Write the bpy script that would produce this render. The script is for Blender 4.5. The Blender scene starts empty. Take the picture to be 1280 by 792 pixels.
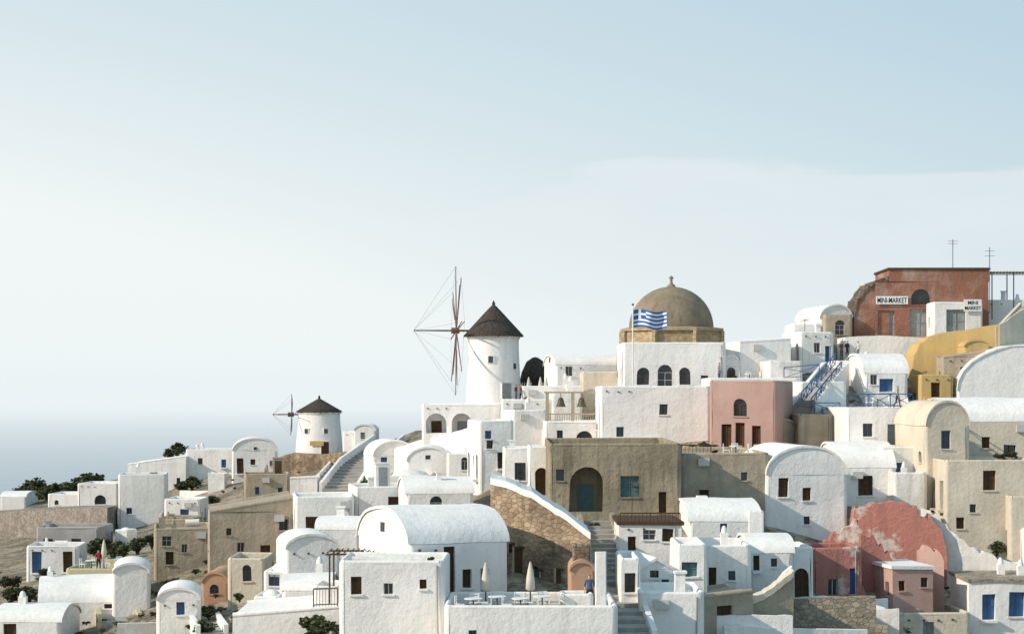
import bpy, math, random
from math import radians, sin, cos, pi
from mathutils import Vector, Matrix, noise
random.seed(11)
F=2400.; HZ=495.; CZ=100.
def P(px,py,d): return Vector(((px-640)/F*d, d, CZ+(HZ-py)/F*d))
PXS=[0,200,400,640,850,1060,1280]
TAB={800:[140,120,100,92,100,115,120],750:[165,140,110,98,106,120,126],700:[210,175,130,108,114,126,132],
650:[280,225,160,122,124,133,138],600:[380,290,205,145,138,141,146],550:[500,380,280,172,152,150,154],
500:[650,500,370,192,166,160,162],450:[700,550,400,205,178,170,172],400:[760,600,430,215,188,180,182]}
PYS=sorted(TAB.keys())
def D(px,py):
    px=max(0,min(1280,px)); 
    i=0
    while i<5 and px>PXS[i+1]: i+=1
    t=(px-PXS[i])/(PXS[i+1]-PXS[i])
    def row(r): a=TAB[r]; return a[i]*(1-t)+a[i+1]*t
    py=max(400,py)
    if py>=800:
        return max(60,row(800)+(row(800)-row(750))*(py-800)/50*.8)
    j=int((py-400)//50); a=PYS[j]; b=a+50
    s=(py-a)/50
    return row(a)*(1-s)+row(b)*s
SK=[(-500,640),(0,614),(100,606),(200,585),(340,577),(430,562),(520,535),(640,512),(780,492),(900,478),(1000,455),(1080,432),(1280,398),(1800,370)]
def skyl(px):
    for (a,b),(c,e) in zip(SK,SK[1:]):
        if px<=c: 
            t=(px-a)/(c-a); return b+(e-b)*t
    return 370
# ---------------------------------------------------------------- materials
MAT={}
def nd(nt,t,**k):
    n=nt.nodes.new(t)
    for a,b in k.items(): setattr(n,a,b)
    return n
def mk(name,c1,c2=None,scale=.5,streak=.25,bump=.15,rough=.9,stone=0,spec=.2,contrast=(.35,.7),dirt=(.45,.42,.37),mort=.6,simple=False):
    m=bpy.data.materials.new(name); m.use_nodes=True; nt=m.node_tree; L=nt.links
    b=nt.nodes['Principled BSDF']; b.inputs['Roughness'].default_value=rough
    b.inputs['Specular IOR Level'].default_value=spec
    MAT[name]=m
    tc=nd(nt,'ShaderNodeTexCoord'); oi=nd(nt,'ShaderNodeObjectInfo')
    mul=nd(nt,'ShaderNodeMath',operation='MULTIPLY'); mul.inputs[1].default_value=137.
    L.new(oi.outputs['Random'],mul.inputs[0])
    add=nd(nt,'ShaderNodeVectorMath',operation='ADD'); L.new(tc.outputs['Object'],add.inputs[0]); L.new(mul.outputs[0],add.inputs[1])
    n1=nd(nt,'ShaderNodeTexNoise'); n1.inputs['Scale'].default_value=scale; n1.inputs['Detail'].default_value=5; n1.inputs['Roughness'].default_value=.65
    L.new(add.outputs[0],n1.inputs['Vector'])
    mr=nd(nt,'ShaderNodeMapRange'); mr.inputs[1].default_value=contrast[0]; mr.inputs[2].default_value=contrast[1]
    L.new(n1.outputs[0],mr.inputs[0])
    mx=nd(nt,'ShaderNodeMix',data_type='RGBA'); mx.inputs[6].default_value=(*c1,1); mx.inputs[7].default_value=(*(c2 or c1),1)
    L.new(mr.outputs[0],mx.inputs[0])
    out=mx.outputs[2]
    if not simple:
        mp=nd(nt,'ShaderNodeMapping'); mp.inputs['Scale'].default_value=(2.4,2.4,.22); L.new(add.outputs[0],mp.inputs[0])
        n2=nd(nt,'ShaderNodeTexNoise'); n2.inputs['Scale'].default_value=1.0; n2.inputs['Detail'].default_value=4; L.new(mp.outputs[0],n2.inputs['Vector'])
        m2=nd(nt,'ShaderNodeMapRange'); m2.inputs[1].default_value=.5; m2.inputs[2].default_value=.78; m2.inputs[4].default_value=streak
        L.new(n2.outputs[0],m2.inputs[0])
        mx2=nd(nt,'ShaderNodeMix',data_type='RGBA'); L.new(m2.outputs[0],mx2.inputs[0]); L.new(mx.outputs[2],mx2.inputs[6]); mx2.inputs[7].default_value=(*dirt,1)
        n4=nd(nt,'ShaderNodeTexNoise'); n4.inputs['Scale'].default_value=3.2; n4.inputs['Detail'].default_value=4; n4.inputs['Roughness'].default_value=.7; L.new(add.outputs[0],n4.inputs['Vector'])
        m4=nd(nt,'ShaderNodeMapRange'); m4.inputs[1].default_value=.6; m4.inputs[2].default_value=.72; m4.inputs[4].default_value=streak*.9; L.new(n4.outputs[0],m4.inputs[0])
        mx3=nd(nt,'ShaderNodeMix',data_type='RGBA'); L.new(m4.outputs[0],mx3.inputs[0]); L.new(mx2.outputs[2],mx3.inputs[6]); mx3.inputs[7].default_value=(*dirt,1)
        out=mx3.outputs[2]; hsrc=n4.outputs[0]
        if stone:
            v=nd(nt,'ShaderNodeTexVoronoi',feature='DISTANCE_TO_EDGE'); v.inputs['Scale'].default_value=stone; v.inputs['Randomness'].default_value=.9
            mp2=nd(nt,'ShaderNodeMapping'); mp2.inputs['Scale'].default_value=(1,1,1.7); L.new(add.outputs[0],mp2.inputs[0]); L.new(mp2.outputs[0],v.inputs['Vector'])
            vr=nd(nt,'ShaderNodeMapRange'); vr.inputs[1].default_value=.0; vr.inputs[2].default_value=.1; vr.inputs[3].default_value=mort
            L.new(v.outputs[0],vr.inputs[0])
            v2=nd(nt,'ShaderNodeTexVoronoi'); v2.inputs['Scale'].default_value=stone; v2.inputs['Randomness'].default_value=.9; L.new(mp2.outputs[0],v2.inputs['Vector'])
            sp=nd(nt,'ShaderNodeSeparateColor'); L.new(v2.outputs['Color'],sp.inputs[0])
            v3=nd(nt,'ShaderNodeMapRange'); v3.inputs[3].default_value=.75; v3.inputs[4].default_value=1.2; L.new(sp.outputs[0],v3.inputs[0])
            mm=nd(nt,'ShaderNodeMath',operation='MULTIPLY'); L.new(vr.outputs[0],mm.inputs[0]); L.new(v3.outputs[0],mm.inputs[1])
            vm=nd(nt,'ShaderNodeVectorMath',operation='SCALE'); L.new(out,vm.inputs[0]); L.new(mm.outputs[0],vm.inputs['Scale'])
            out=vm.outputs[0]; hsrc=vr.outputs[0]
        bp=nd(nt,'ShaderNodeBump'); bp.inputs['Strength'].default_value=bump; bp.inputs['Distance'].default_value=.2
        L.new(hsrc,bp.inputs['Height']); L.new(bp.outputs[0],b.inputs['Normal'])
    L.new(out,b.inputs['Base Color'])
    return m
mk('white',(.84,.82,.795),(.73,.71,.68),.4,.32,.28,contrast=(.42,.75),dirt=(.50,.46,.40))
mk('white2',(.80,.78,.75),(.60,.575,.54),.55,.5,.33,contrast=(.4,.7),dirt=(.42,.38,.33))
mk('cream',(.66,.59,.48),(.54,.475,.38),.4,.4,.3,dirt=(.36,.31,.25))
mk('tan',(.45,.38,.29),(.32,.265,.20),.5,.5,.4,dirt=(.2,.17,.13))
mk('olive',(.36,.305,.215),(.21,.18,.13),.4,.75,dirt=(.11,.095,.07),bump=.45)
mk('stone_tan',(.42,.355,.27),(.28,.235,.18),.5,.5,stone=3.0,bump=.4)
mk('rock',(.45,.34,.23),(.19,.145,.105),.3,.7,stone=2.6,bump=.7,dirt=(.11,.085,.065),mort=.78,contrast=(.4,.62))
mk('taupe',(.3,.265,.23),(.2,.175,.155),.3,.4,stone=2.2,bump=.4,mort=.7)
mk('grey',(.4,.39,.38),(.3,.29,.28),.5,.3)
mk('roofgrey',(.62,.595,.56),(.47,.445,.41),.5,.4)
mk('pink',(.50,.325,.28),(.42,.265,.23),.5,.45,dirt=(.46,.40,.35))
mk('pinkruin',(.40,.175,.145),(.56,.50,.46),.30,.6,contrast=(.54,.60),dirt=(.22,.12,.10),bump=.5)
mk('red',(.29,.13,.085),(.42,.28,.22),.4,.7,contrast=(.47,.66),dirt=(.17,.12,.1),bump=.4)
mk('rubble',(.16,.12,.09),(.09,.07,.055),.8,.5,stone=3,bump=.8)
mk('ochre',(.56,.39,.15),(.46,.34,.17),.5,.5,dirt=(.3,.22,.12))
mk('yellow',(.56,.49,.30),(.46,.40,.26),.5,.4)
mk('terracotta',(.48,.28,.18),(.41,.25,.17),.6,.5)
mk('domestone',(.29,.235,.165),(.20,.16,.115),.5,.65,bump=.4,dirt=(.12,.1,.08))
mk('drum',(.46,.355,.21),(.36,.27,.16),.8,.4,stone=2.6,mort=.8)
mk('thatch',(.085,.07,.058),(.045,.038,.033),3,.3,bump=1,dirt=(.03,.025,.02))
mk('glass',(.035,.045,.055),(.02,.025,.03),1,rough=.2,spec=.5,simple=True)
mk('wood',(.10,.06,.035),(.06,.035,.02),4,simple=True)
mk('redwood',(.20,.115,.09),(.13,.08,.065),4,simple=True)
mk('blue',(.06,.14,.29),(.05,.11,.22),3,rough=.6,simple=True)
mk('teal',(.12,.2,.21),(.08,.15,.16),3,simple=True)
mk('greywood',(.32,.34,.34),(.22,.24,.24),3,simple=True)
mk('frame',(.5,.5,.48),None,2,simple=True)
mk('metal',(.12,.12,.12),(.08,.08,.08),3,rough=.5,simple=True)
mk('signwhite',(.78,.78,.76),(.7,.7,.68),2,simple=True)
mk('black',(.02,.02,.022),None,2,simple=True)
mk('canvas',(.62,.58,.5),(.55,.5,.43),2,simple=True)
mk('bell',(.10,.085,.05),(.06,.05,.03),4,rough=.45,simple=True)
mk('flagblue',(.04,.13,.38),simple=True)
mk('flagwhite',(.75,.75,.75),simple=True)
mk('skin',(.5,.3,.22),simple=True); mk('hair',(.03,.02,.015),simple=True)
mk('cl_dark',(.03,.03,.04),simple=True); mk('cl_blue',(.07,.1,.2),simple=True); mk('cl_red',(.35,.05,.05),simple=True); mk('cl_light',(.5,.48,.42),simple=True)
mk('leaf',(.05,.075,.03),(.085,.09,.045),1.5,simple=True); mk('leaf2',(.032,.042,.02),(.06,.058,.03),1.5,simple=True); mk('leafpink',(.4,.06,.16),(.3,.05,.1),1.5,simple=True)
mk('drygrass',(.18,.145,.08),(.10,.09,.05),1.5,simple=True)
mk('steps',(.42,.395,.36),(.29,.265,.235),.9,.4,dirt=(.2,.18,.15))
mk('path',(.50,.465,.41),(.38,.345,.30),.4,.1,stone=2.2)
mk('ground',(.36,.30,.23),(.17,.145,.10),.25,.5,bump=.7,contrast=(.42,.58),stone=1.6,dirt=(.1,.1,.06))
# ---------------------------------------------------------------- mesh builder
class MB:
    def __init__(s): s.v=[];s.f=[];s.m=[];s.s=[];s.mats=[]
    def mi(s,m):
        if m not in s.mats: s.mats.append(m)
        return s.mats.index(m)
    def face(s,pts,m,sm=False):
        i=len(s.v); s.v+= [tuple(p) for p in pts]; s.f.append(tuple(range(i,i+len(pts)))); s.m.append(s.mi(m)); s.s.append(sm)
    def box(s,a,b,m,M=None):
        x0,y0,z0=a;x1,y1,z1=b
        c=[Vector((x,y,z)) for z in (z0,z1) for y in (y0,y1) for x in (x0,x1)]
        if M: c=[M@q for q in c]
        for q in ((0,2,3,1),(4,5,7,6),(0,1,5,4),(1,3,7,5),(3,2,6,7),(2,0,4,6)): s.face([c[k] for k in q],m)
    def grid(s,rows,m,sm=True,close=False):
        i0=len(s.v); n=len(rows[0])
        for r in rows: s.v+=[tuple(p) for p in r]
        for a in range(len(rows)-1):
            for b in range(n if close else n-1):
                b2=(b+1)%n
                s.f.append((i0+a*n+b,i0+a*n+b2,i0+(a+1)*n+b2,i0+(a+1)*n+b)); s.m.append(s.mi(m)); s.s.append(sm)
    def beam(s,a,b,r,m,n=4,r2=None):
        a=Vector(a);b=Vector(b);dz=(b-a)
        if dz.length<1e-6: return
        q=dz.to_track_quat('Z','Y'); r2=r if r2 is None else r2
        R=[[a+q@Vector((r*cos(2*pi*(k+.5)/n),r*sin(2*pi*(k+.5)/n),0)) for k in range(n)],[b+q@Vector((r2*cos(2*pi*(k+.5)/n),r2*sin(2*pi*(k+.5)/n),0)) for k in range(n)]]
        s.grid(R,m,n>6,True); s.face(R[0][::-1],m); s.face(R[1],m)
    def rev(s,prof,m,c=(0,0,0),n=24,sm=True):
        s.grid([[ (c[0]+r*cos(2*pi*k/n),c[1]+r*sin(2*pi*k/n),c[2]+z) for k in range(n)] for r,z in prof],m,sm,True)
    def wobble(s,amp,f=.4):
        o=Vector((random.uniform(0,50),random.uniform(0,50),0))
        s.v=[tuple(Vector(p)+noise.noise_vector(Vector(p)*f+o)*amp) for p in s.v]
    def build(s,name,M=None,parent=None):
        me=bpy.data.meshes.new(name); me.from_pydata(s.v,[],s.f)
        for m in s.mats: me.materials.append(MAT[m])
        me.polygons.foreach_set('material_index',s.m); me.polygons.foreach_set('use_smooth',s.s); me.update()
        o=bpy.data.objects.new(name,me); bpy.context.collection.objects.link(o)
        if parent: o.parent=parent
        if M is not None: o.matrix_world=M
        return o
KP={'win':'glass','awin':'glass','door':'wood','adoor':'wood','bdoor':'blue','bwin':'blue','tdoor':'teal','twin':'teal','gdoor':'greywood','gwin':'greywood','wwin':'wood'}
def panel(mb,o,u,W,z0,z1,ops,m):
    o=Vector(o); u=Vector(u); n=Vector((u.y,-u.x,0)); up=Vector((0,0,1))
    def Q(a,b,c=0): return o+u*a+up*b+n*c
    good=[]
    for (a,b,w,h,k) in ops:
        if a<.02: a=.02
        if a+w>W-.02: a=W-.02-w
        if a<.01 or b+h>z1-.05: 
            h=z1-.08-b
            if h<.3 or a<.01: continue
        if any(a<g[0]+g[2]+.1 and g[0]<a+w+.1 and b<g[1]+g[3]+.05 and g[1]<b+h+.05 for g in good): continue
        good.append((a,b,w,h,k))
    us=sorted(set([0,W]+[g[0] for g in good]+[g[0]+g[2] for g in good]))
    vs=sorted(set([z0,z1]+[g[1] for g in good]+[g[1]+g[3] for g in good]))
    for a,b in zip(us,us[1:]):
        for c,e in zip(vs,vs[1:]):
            cu=(a+b)/2;cv=(c+e)/2
            if any(g[0]<cu<g[0]+g[2] and g[1]<cv<g[1]+g[3] for g in good): continue
            mb.face([Q(a,c),Q(b,c),Q(b,e),Q(a,e)],m)
    for (a,b,w,h,k) in good:
        op=k.endswith('open'); r=1.8 if op else .26
        arch=k[0]=='a'
        if arch:
            R=w/2; cv=b+h-R; arc=[(a+R-R*cos(pi*t/12),cv+R*sin(pi*t/12)) for t in range(13)]
            for t in range(6): mb.face([Q(a,b+h),Q(*arc[t]),Q(*arc[t+1])],m)
            for t in range(6,12): mb.face([Q(a+w,b+h),Q(*arc[t]),Q(*arc[t+1])],m)
            out=[(a,b)]+arc+[(a+w,b)]
        else: out=[(a,b),(a,b+h),(a+w,b+h),(a+w,b)]
        for p,q in zip(out,out[1:]+out[:1]): mb.face([Q(*p),Q(*q),Q(*q,-r),Q(*p,-r)],m)
        pm=m if op else KP.get(k,'glass')
        mb.face([Q(*p,-r) for p in out],pm)
        if op:
            mb.face([Q(a+w*.25,b,-r+.03),Q(a+w*.75,b,-r+.03),Q(a+w*.75,b+h*.6,-r+.03),Q(a+w*.25,b+h*.6,-r+.03)],random.choice(['wood','teal','greywood']))
            continue
        fm=random.choice(['frame','wood','blue','wood','teal']) if pm=='glass' else pm
        hh=h-(w/2 if arch else 0); f=.045
        def bx(u0,u1,v0,v1,c0,c1,mm):
            c=[Q(x,y,z) for z in (c0,c1) for y in (v0,v1) for x in (u0,u1)]
            for q in ((4,5,7,6),(0,1,5,4),(1,3,7,5),(3,2,6,7),(2,0,4,6)): mb.face([c[t] for t in q],mm)
        bx(a,a+f,b,b+hh,-r+.001,-r+.06,fm); bx(a+w-f,a+w,b,b+hh,-r+.001,-r+.06,fm)
        bx(a+w/2-f/2,a+w/2+f/2,b,b+hh,-r+.001,-r+.05,fm)
        bx(a+f,a+w-f,b+hh-f,b+hh,-r+.002,-r+.055,fm)
        if w>.75: bx(a+f,a+w-f,b+hh*.5,b+hh*.5+f,-r+.002,-r+.045,fm)
        if 'win' in k: bx(a-.08,a+w+.08,b-.09,b,0.001,.09,m)
        if 'door' in k: bx(a-.1,a+w+.1,b-.15,b,.001,.4,m)
RECT=[]
def autoops(W,H,col=True):
    ops=[]
    if H<1.9: return ops
    n=max(1,int(W/2.0)); fl=max(1,int(H/2.9))
    for f in range(fl):
        for i in range(n):
            if random.random()<.25: continue
            c=(i+.5)*W/n+random.uniform(-.3,.3)
            if random.random()<.38: 
                k=random.choice(['door','bdoor','gdoor','adoor','tdoor','adoor','bdoor','door']); w=.9;h=2.0; b=f*2.9+.05
            else:
                k=random.choice(['win','win','awin','wwin','bwin','awin','gwin','wwin']); w=random.uniform(.4,.8); h=random.uniform(.6,1.1); b=f*2.9+random.uniform(.8,1.2)
            if b+h<H-.25: ops.append((c-w/2,b,w,h,k))
    return ops
def B(name,x0,x1,yt,yb,L=6,yaw=0,mat='white',roof='flat',rise=None,ops=None,d=None,par=.25,base=3.5,k=14,reg=True,hr=0,chim=None,trim=None,roofm=None,side=None):
    dd=D((x0+x1)/2,yb)
    d=dd if d is None else min(d,dd+1)
    if reg: RECT.append((x0-(L*math.sin(radians(max(0,yaw)))/(d/F)),x1,yt,yb))
    s=d/F; a=radians(yaw); W=(x1-x0)*s/cos(a); H=(yb-yt)*s; mb=MB()
    rm=roofm or (random.choice([mat,mat,'roofgrey','path']) if (roof=='flat' and mat in('white','white2')) else mat)
    if ops is None: O=autoops(W,H-(rise or 0)*s*.5)
    else: O=[((c-x0)/(x1-x0)*W-w*s/2,(yb-b)*s,w*s,h*s,kk) for (c,b,w,h,kk) in ops]
    r=(rise*s if rise else 0)
    H0=H
    if roof in('vy','vx'):
        r=r or min(H*.45,(W if roof=='vy' else L)*.4); H0=H-r
    if roof=='dome': r=r or W*.35; H0=H-r
    if side is None: S=autoops(L,H0) if random.random()<.75 else []
    else: S=side
    # hand-plastered walls with rounded corners
    rc=min(.24,W*.1,L*.1) if roof!='slope' and mat not in('red',) and not trim else 0
    sh=lambda q:[(a_-rc,b_,w_,h_,k_) for (a_,b_,w_,h_,k_) in q]
    panel(mb,(rc,0,0),(1,0,0),W-2*rc,-base,H0,sh(O),mat); panel(mb,(W,rc,0),(0,1,0),L-2*rc,-base,H0,sh(S) if yaw<0 or x0<640 else [],mat)
    panel(mb,(W-rc,L,0),(-1,0,0),W-2*rc,-base,H0,[],mat); panel(mb,(0,L-rc,0),(0,-1,0),L-2*rc,-base,H0,sh(S) if yaw>0 or x0>640 else [],mat)
    if rc:
        for (cx,cy,a0) in ((rc,rc,pi),(W-rc,rc,1.5*pi),(W-rc,L-rc,0),(rc,L-rc,.5*pi)):
            arc=[(cx+rc*cos(a0+t*pi/8),cy+rc*sin(a0+t*pi/8)) for t in range(5)]
            mb.grid([[(x,y,-base) for x,y in arc],[(x,y,H0) for x,y in arc]],mat,True)
    if roof in('flat','dome'):
        t=.25; z=H0-par; e=rc*.3
        o=[(0,0),(W,0),(W,L),(0,L)]; i=[(t,t),(W-t,t),(W-t,L-t),(t,L-t)]
        oc=[(rc,0),(W-rc,0),(W-e,e),(W,rc),(W,L-rc),(W-e,L-e),(W-rc,L),(rc,L),(e,L-e),(0,L-rc),(0,rc),(e,e)]
        if rc==0: 
            for q in range(4):
                A,Bq=o[q],o[(q+1)%4]; C,E=i[(q+1)%4],i[q]
                mb.face([(*A,H0),(*Bq,H0),(*C,H0),(*E,H0)],mat)
        else:
            for q in range(4):
                A=oc[(q*3-1)%12]; B1=oc[q*3]; B2=oc[q*3+1]; B3=oc[q*3+2]; C,E=i[(q+1)%4],i[q]
                mb.face([(*A,H0),(*B1,H0),(*B2,H0),(*B3,H0),(*C,H0),(*E,H0)],mat)
        for q in range(4):
            C,E=i[(q+1)%4],i[q]; mb.face([(*E,H0),(*C,H0),(*C,z),(*E,z)],mat)
        mb.face([(*q,z) for q in i],rm)
        if trim: mb.box((-.12,-.12,H0-.02),(W+.12,L+.12,H0+.18),trim)
        elif par>.1:
            rr=.13; c=.125; g=rc*.7
            oo=[(c+g,c,H0),(W-c-g,c,H0),(W-c,c+g,H0),(W-c,L-c-g,H0),(W-c-g,L-c,H0),(c+g,L-c,H0),(c,L-c-g,H0),(c,c+g,H0)]
            for q in range(8): mb.beam(oo[q],oo[(q+1)%8],rr,mat,8)
    if roof=='dome':
        R=min(W,L)*.42
        mb.rev([(R*cos(t*pi/16),r*1.0*sin(t*pi/16)) for t in range(9)],mat,(W/2,L/2,H0-par),20)
    if roof=='vy':
        pr=[(W/2-W/2*cos(pi*t/k),H0+r*sin(pi*t/k)) for t in range(k+1)]
        mb.grid([[(x,-.1+(L+.15)*j/5,z+.02) for x,z in pr] for j in range(6)],rm,k>4)
        mb.grid([[(x,-.1,z+.02) for x,z in pr],[(x,-.1,z-.14) for x,z in pr]],rm,False)
        for yy in (0,L):
            mb.face([(x,yy,z) for x,z in pr],mat)
        if r>.9 and k>4 and ops is None:
            cx=W/2; mb.box((cx-.22,-.04,H0+.12),(cx+.22,.05,H0+.5),'glass')
            mb.box((cx-.3,-.06,H0+.05),(cx+.3,.05,H0+.12),mat)
    if roof=='vx':
        pr=[(L/2-L/2*cos(pi*t/k),H0+r*sin(pi*t/k)) for t in range(k+1)]
        mb.grid([[(-.1+(W+.2)*j/6,y,z+.02) for y,z in pr] for j in range(7)],rm,k>4)
        for xx in(0,W): mb.face([(xx,y,z) for y,z in pr],mat)
        for xx in(-.1,W+.1): mb.grid([[(xx,y,z+.02) for y,z in pr],[(xx,y,z-.14) for y,z in pr]],mat,False)
        if yaw>8 and r>.8: mb.box((-.04,L/2-.3,H0+r*.25),(.05,L/2+.3,H0+r*.25+.5),'glass')
    if roof=='slope':
        e=hr*s
        mb.face([(0,0,H),(W,0,H),(W,0,H+e)],mat); mb.face([(0,L,H),(W,L,H),(W,L,H+e)],mat); mb.face([(W,0,H),(W,L,H),(W,L,H+e),(W,0,H+e)],mat)
        mb.face([(0,0,H),(W,0,H+e),(W,L,H+e),(0,L,H)],rm)
        for yy in(.12,L-.12): mb.beam((0,yy,H),(W,yy,H+e),.16,mat,8)
    ch=(random.random()<.6) if chim is None else chim
    if ch and roof in('flat','vx') and W>2.2:
        for _ in range(random.choice([1,1,2])):
            cx=random.uniform(.4,W-1);cy=random.uniform(.4,L*.7); zz=H0-par-.1+(r*.6 if roof=='vx' else 0); hh=random.uniform(.6,1.4); q=random.uniform(.16,.28)
            mb.box((cx,cy,zz),(cx+2*q,cy+2*q,zz+hh),mat)
            if random.random()<.5: mb.box((cx-.07,cy-.07,zz+hh),(cx+2*q+.07,cy+2*q+.07,zz+hh+.12),mat)
            else: mb.rev([(q*.9,0),(q*.8,.2),(q*.5,.35),(.02,.42)],mat,(cx+q,cy+q,zz+hh),10)
    if ch and roof=='flat' and W>3 and L>3:
        q=random.random(); z=H0-par; X=random.uniform(.5,W-1.6); Y=random.uniform(.6,L-1.5)
        if q<.25: mb.box((X,Y,z),(X+.9,Y+.45,z+.6),'grey')
        elif q<.4: mb.beam((X,Y+.4,z+.5),(X+1.2,Y+.4,z+.5),.28,'signwhite',12)
        elif q<.6:
            mb.box((X,Y,z),(X+1.1,Y+1.0,z+2.0),mat); mb.box((X-.06,Y-.06,z+2.0),(X+1.16,Y+1.06,z+2.12),mat); mb.box((X+.2,Y-.03,z),(X+.9,Y+.02,z+1.75),random.choice(['blue','wood','greywood']))
    if H0>2 and W>2.5:
        if random.random()<.35: mb.beam((W-.4,-.05,-.3),(W-.4,-.05,H0-.1),.04,'grey',6)
        if random.random()<.3 and not any('door' in q[4] for q in O): mb.box((.3,-.4,-1),(W*random.uniform(.3,.7),0.01,.42),mat)
        if random.random()<.2: X=random.uniform(.3,W-1); mb.box((X,-.3,H0-.75),(X+.75,-.02,H0-.25),'frame')
        if random.random()<.3: 
            for j in range(random.choice([2,3,4])):
                if .7+j*.9<W: mb.box((.5+j*.9,-.09,H0-.35),(.62+j*.9,.01,H0-.25),'wood')
    mb.wobble(.085)
    M=Matrix.Translation(P(x0,yb,d))@Matrix.Rotation(a,4,'Z')
    o=mb.build(name,M); o['d']=d; o['W']=W; o['z']=H0-par
    return o
def PW(name,pts,yb,d0=None,d1=None,th=.5,mat='white',cop=None,reg=False,base=3,rag=.08):
    x0,x1=pts[0][0],pts[-1][0]
    if d0 is None: d0=D((x0+x1)/2,yb)
    if d1 is None: d1=d0
    if reg: RECT.append((x0,x1,min(p[1] for p in pts),yb))
    fine=[]
    for (a,b),(c,e) in zip(pts,pts[1:]):
        for t in range(5): fine.append((a+(c-a)*t/5,b+(e-b)*t/5))
    fine.append(pts[-1])
    mb=MB(); o=P(x0,yb,d0)
    fr=[];bk=[];fb=[];bb=[]
    for x,y in fine:
        d=d0+(d1-d0)*(x-x0)/(x1-x0); p=P(x,y,d)-o; q=P(x,yb,d)-o
        p.z+=noise.noise(Vector((x*.13,y*.1,3)))*rag+ (random.uniform(-1,1)*rag*.8 if rag>.1 else 0)
        fr.append(p); bk.append(p+Vector((0,th,0))); fb.append(Vector((q.x,q.y,q.z-base))); bb.append(fb[-1]+Vector((0,th,0)))
    mb.grid([fb,fr],mat,False); mb.grid([bk,bb],mat,False); mb.grid([fr,bk],cop or mat,False)
    mb.face([fb[0],fr[0],bk[0],bb[0]],mat); mb.face([fb[-1],fr[-1],bk[-1],bb[-1]],mat)
    if cop:
        w=.09
        up=Vector((0,0,.14)); dn=Vector((0,0,-.22)); fo=Vector((0,-w,0)); ba=Vector((0,w,0))
        mb.grid([[p+fo+dn for p in fr],[p+fo+up for p in fr],[p+ba+up for p in bk],[p+ba+dn for p in bk]],cop,False)
        mb.face([fr[0]+fo+dn,fr[0]+fo+up,bk[0]+ba+up,bk[0]+ba+dn],cop); mb.face([fr[-1]+fo+dn,fr[-1]+fo+up,bk[-1]+ba+up,bk[-1]+ba+dn],cop)
    return mb.build(name,Matrix.Translation(o))
def OPN(parent,cx,yb,w,h,kind,d,name='window'):
    s=d/F; mb=MB(); W=w*s;H=h*s
    pm=KP.get(kind,'glass')
    mb.box((-W/2-.12,-.14,-.05),(-W/2,.05,H+.1),'tan');mb.box((W/2,-.14,-.05),(W/2+.12,.05,H+.1),'tan')
    mb.box((-W/2,-.14,H),(W/2,.05,H+.1),'wood'); mb.box((-W/2,-.03,0),(W/2,.04,H),pm)
    mb.box((-.03,-.06,0),(.03,-.03,H),'frame' if pm=='glass' else pm)
    o=mb.build(name,Matrix.Translation(P(cx,yb,d)))
    if parent: 
        o.parent=parent; o.matrix_parent_inverse=parent.matrix_world.inverted()
    return o
def ST(name,a,b,w,mat='steps',side='white',da=None,db=None,ph=.5):
    A=P(*a,da or D(*a)); Bp=P(*b,db or D(*b)); h=(Bp-A); dz=h.z; hz=Vector((h.x,h.y,0)); Lh=hz.length; u=hz.normalized(); n=max(3,int(abs(dz)/.19))
    M=Matrix.Translation(A)@Matrix(((u.x,-u.y,0,0),(u.y,u.x,0,0),(0,0,1,0),(0,0,0,1)))
    mb=MB()
    for i in range(n): mb.box((Lh*i/n,-w/2,dz*i/n-1.5),(Lh*(i+1)/n+.02,w/2,dz*(i+1)/n),mat)
    if side:
        for sg in(-1,1):
            y0=sg*w/2; y1=y0+sg*.28
            c=[(0,-2),(Lh,dz-2),(Lh,dz+ph),(0,ph)]
            f=[Vector((x,y0,z)) for x,z in c]; g=[Vector((x,y1,z)) for x,z in c]
            mb.face(f,side);mb.face(g,side)
            for i in range(4): mb.face([f[i],f[(i+1)%4],g[(i+1)%4],g[i]],side)
    return mb.build(name,M)
def RAIL(name,pts,h=1.0,mat='blue',cross=True,step=1.6):
    mb=MB(); o=pts[0]
    for a,b in zip(pts,pts[1:]):
        a=a-o;b=b-o; n=max(1,int((b-a).length/step)); up=Vector((0,0,h))
        for i in range(n+1):
            p=a+(b-a)*i/n; mb.beam(p,p+up,.045,mat)
            if i<n:
                q=a+(b-a)*(i+1)/n
                if cross: mb.beam(p+up*.12,q+up*.95,.035,mat); mb.beam(q+up*.12,p+up*.95,.035,mat)
                else:
                    for j in range(1,8):
                        c=p+(q-p)*j/8; mb.beam(c,c+up,.015,mat,3)
        mb.beam(a+up,b+up,.055,mat); mb.beam(a+up*.12,b+up*.12,.04,mat)
    return mb.build(name,Matrix.Translation(o))
# ---------------------------------------------------------------- world & light
sc=bpy.context.scene
sc.view_settings.view_transform='Standard'; sc.view_settings.look='None'; sc.view_settings.exposure=0
w=bpy.data.worlds.new('World'); sc.world=w; w.use_nodes=True; nt=w.node_tree; L=nt.links
bg=nt.nodes['Background']; bg.inputs[1].default_value=.1
SUN=Vector((-.80,-.30,.46)).normalized()
sky=nd(nt,'ShaderNodeTexSky',sky_type='NISHITA'); sky.sun_disc=False; sky.sun_elevation=math.asin(SUN.z); sky.sun_rotation=math.atan2(SUN.x,SUN.y)
sky.dust_density=2.0; sky.air_density=1.2; sky.altitude=100
def M_(op,a,b=None,c=None,cl=False):
    n=nd(nt,'ShaderNodeMath',operation=op,use_clamp=cl)
    for i,x in enumerate((a,b,c)):
        if x is None: continue
        if isinstance(x,(int,float)): n.inputs[i].default_value=x
        else: L.new(x,n.inputs[i])
    return n.outputs[0]
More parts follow.
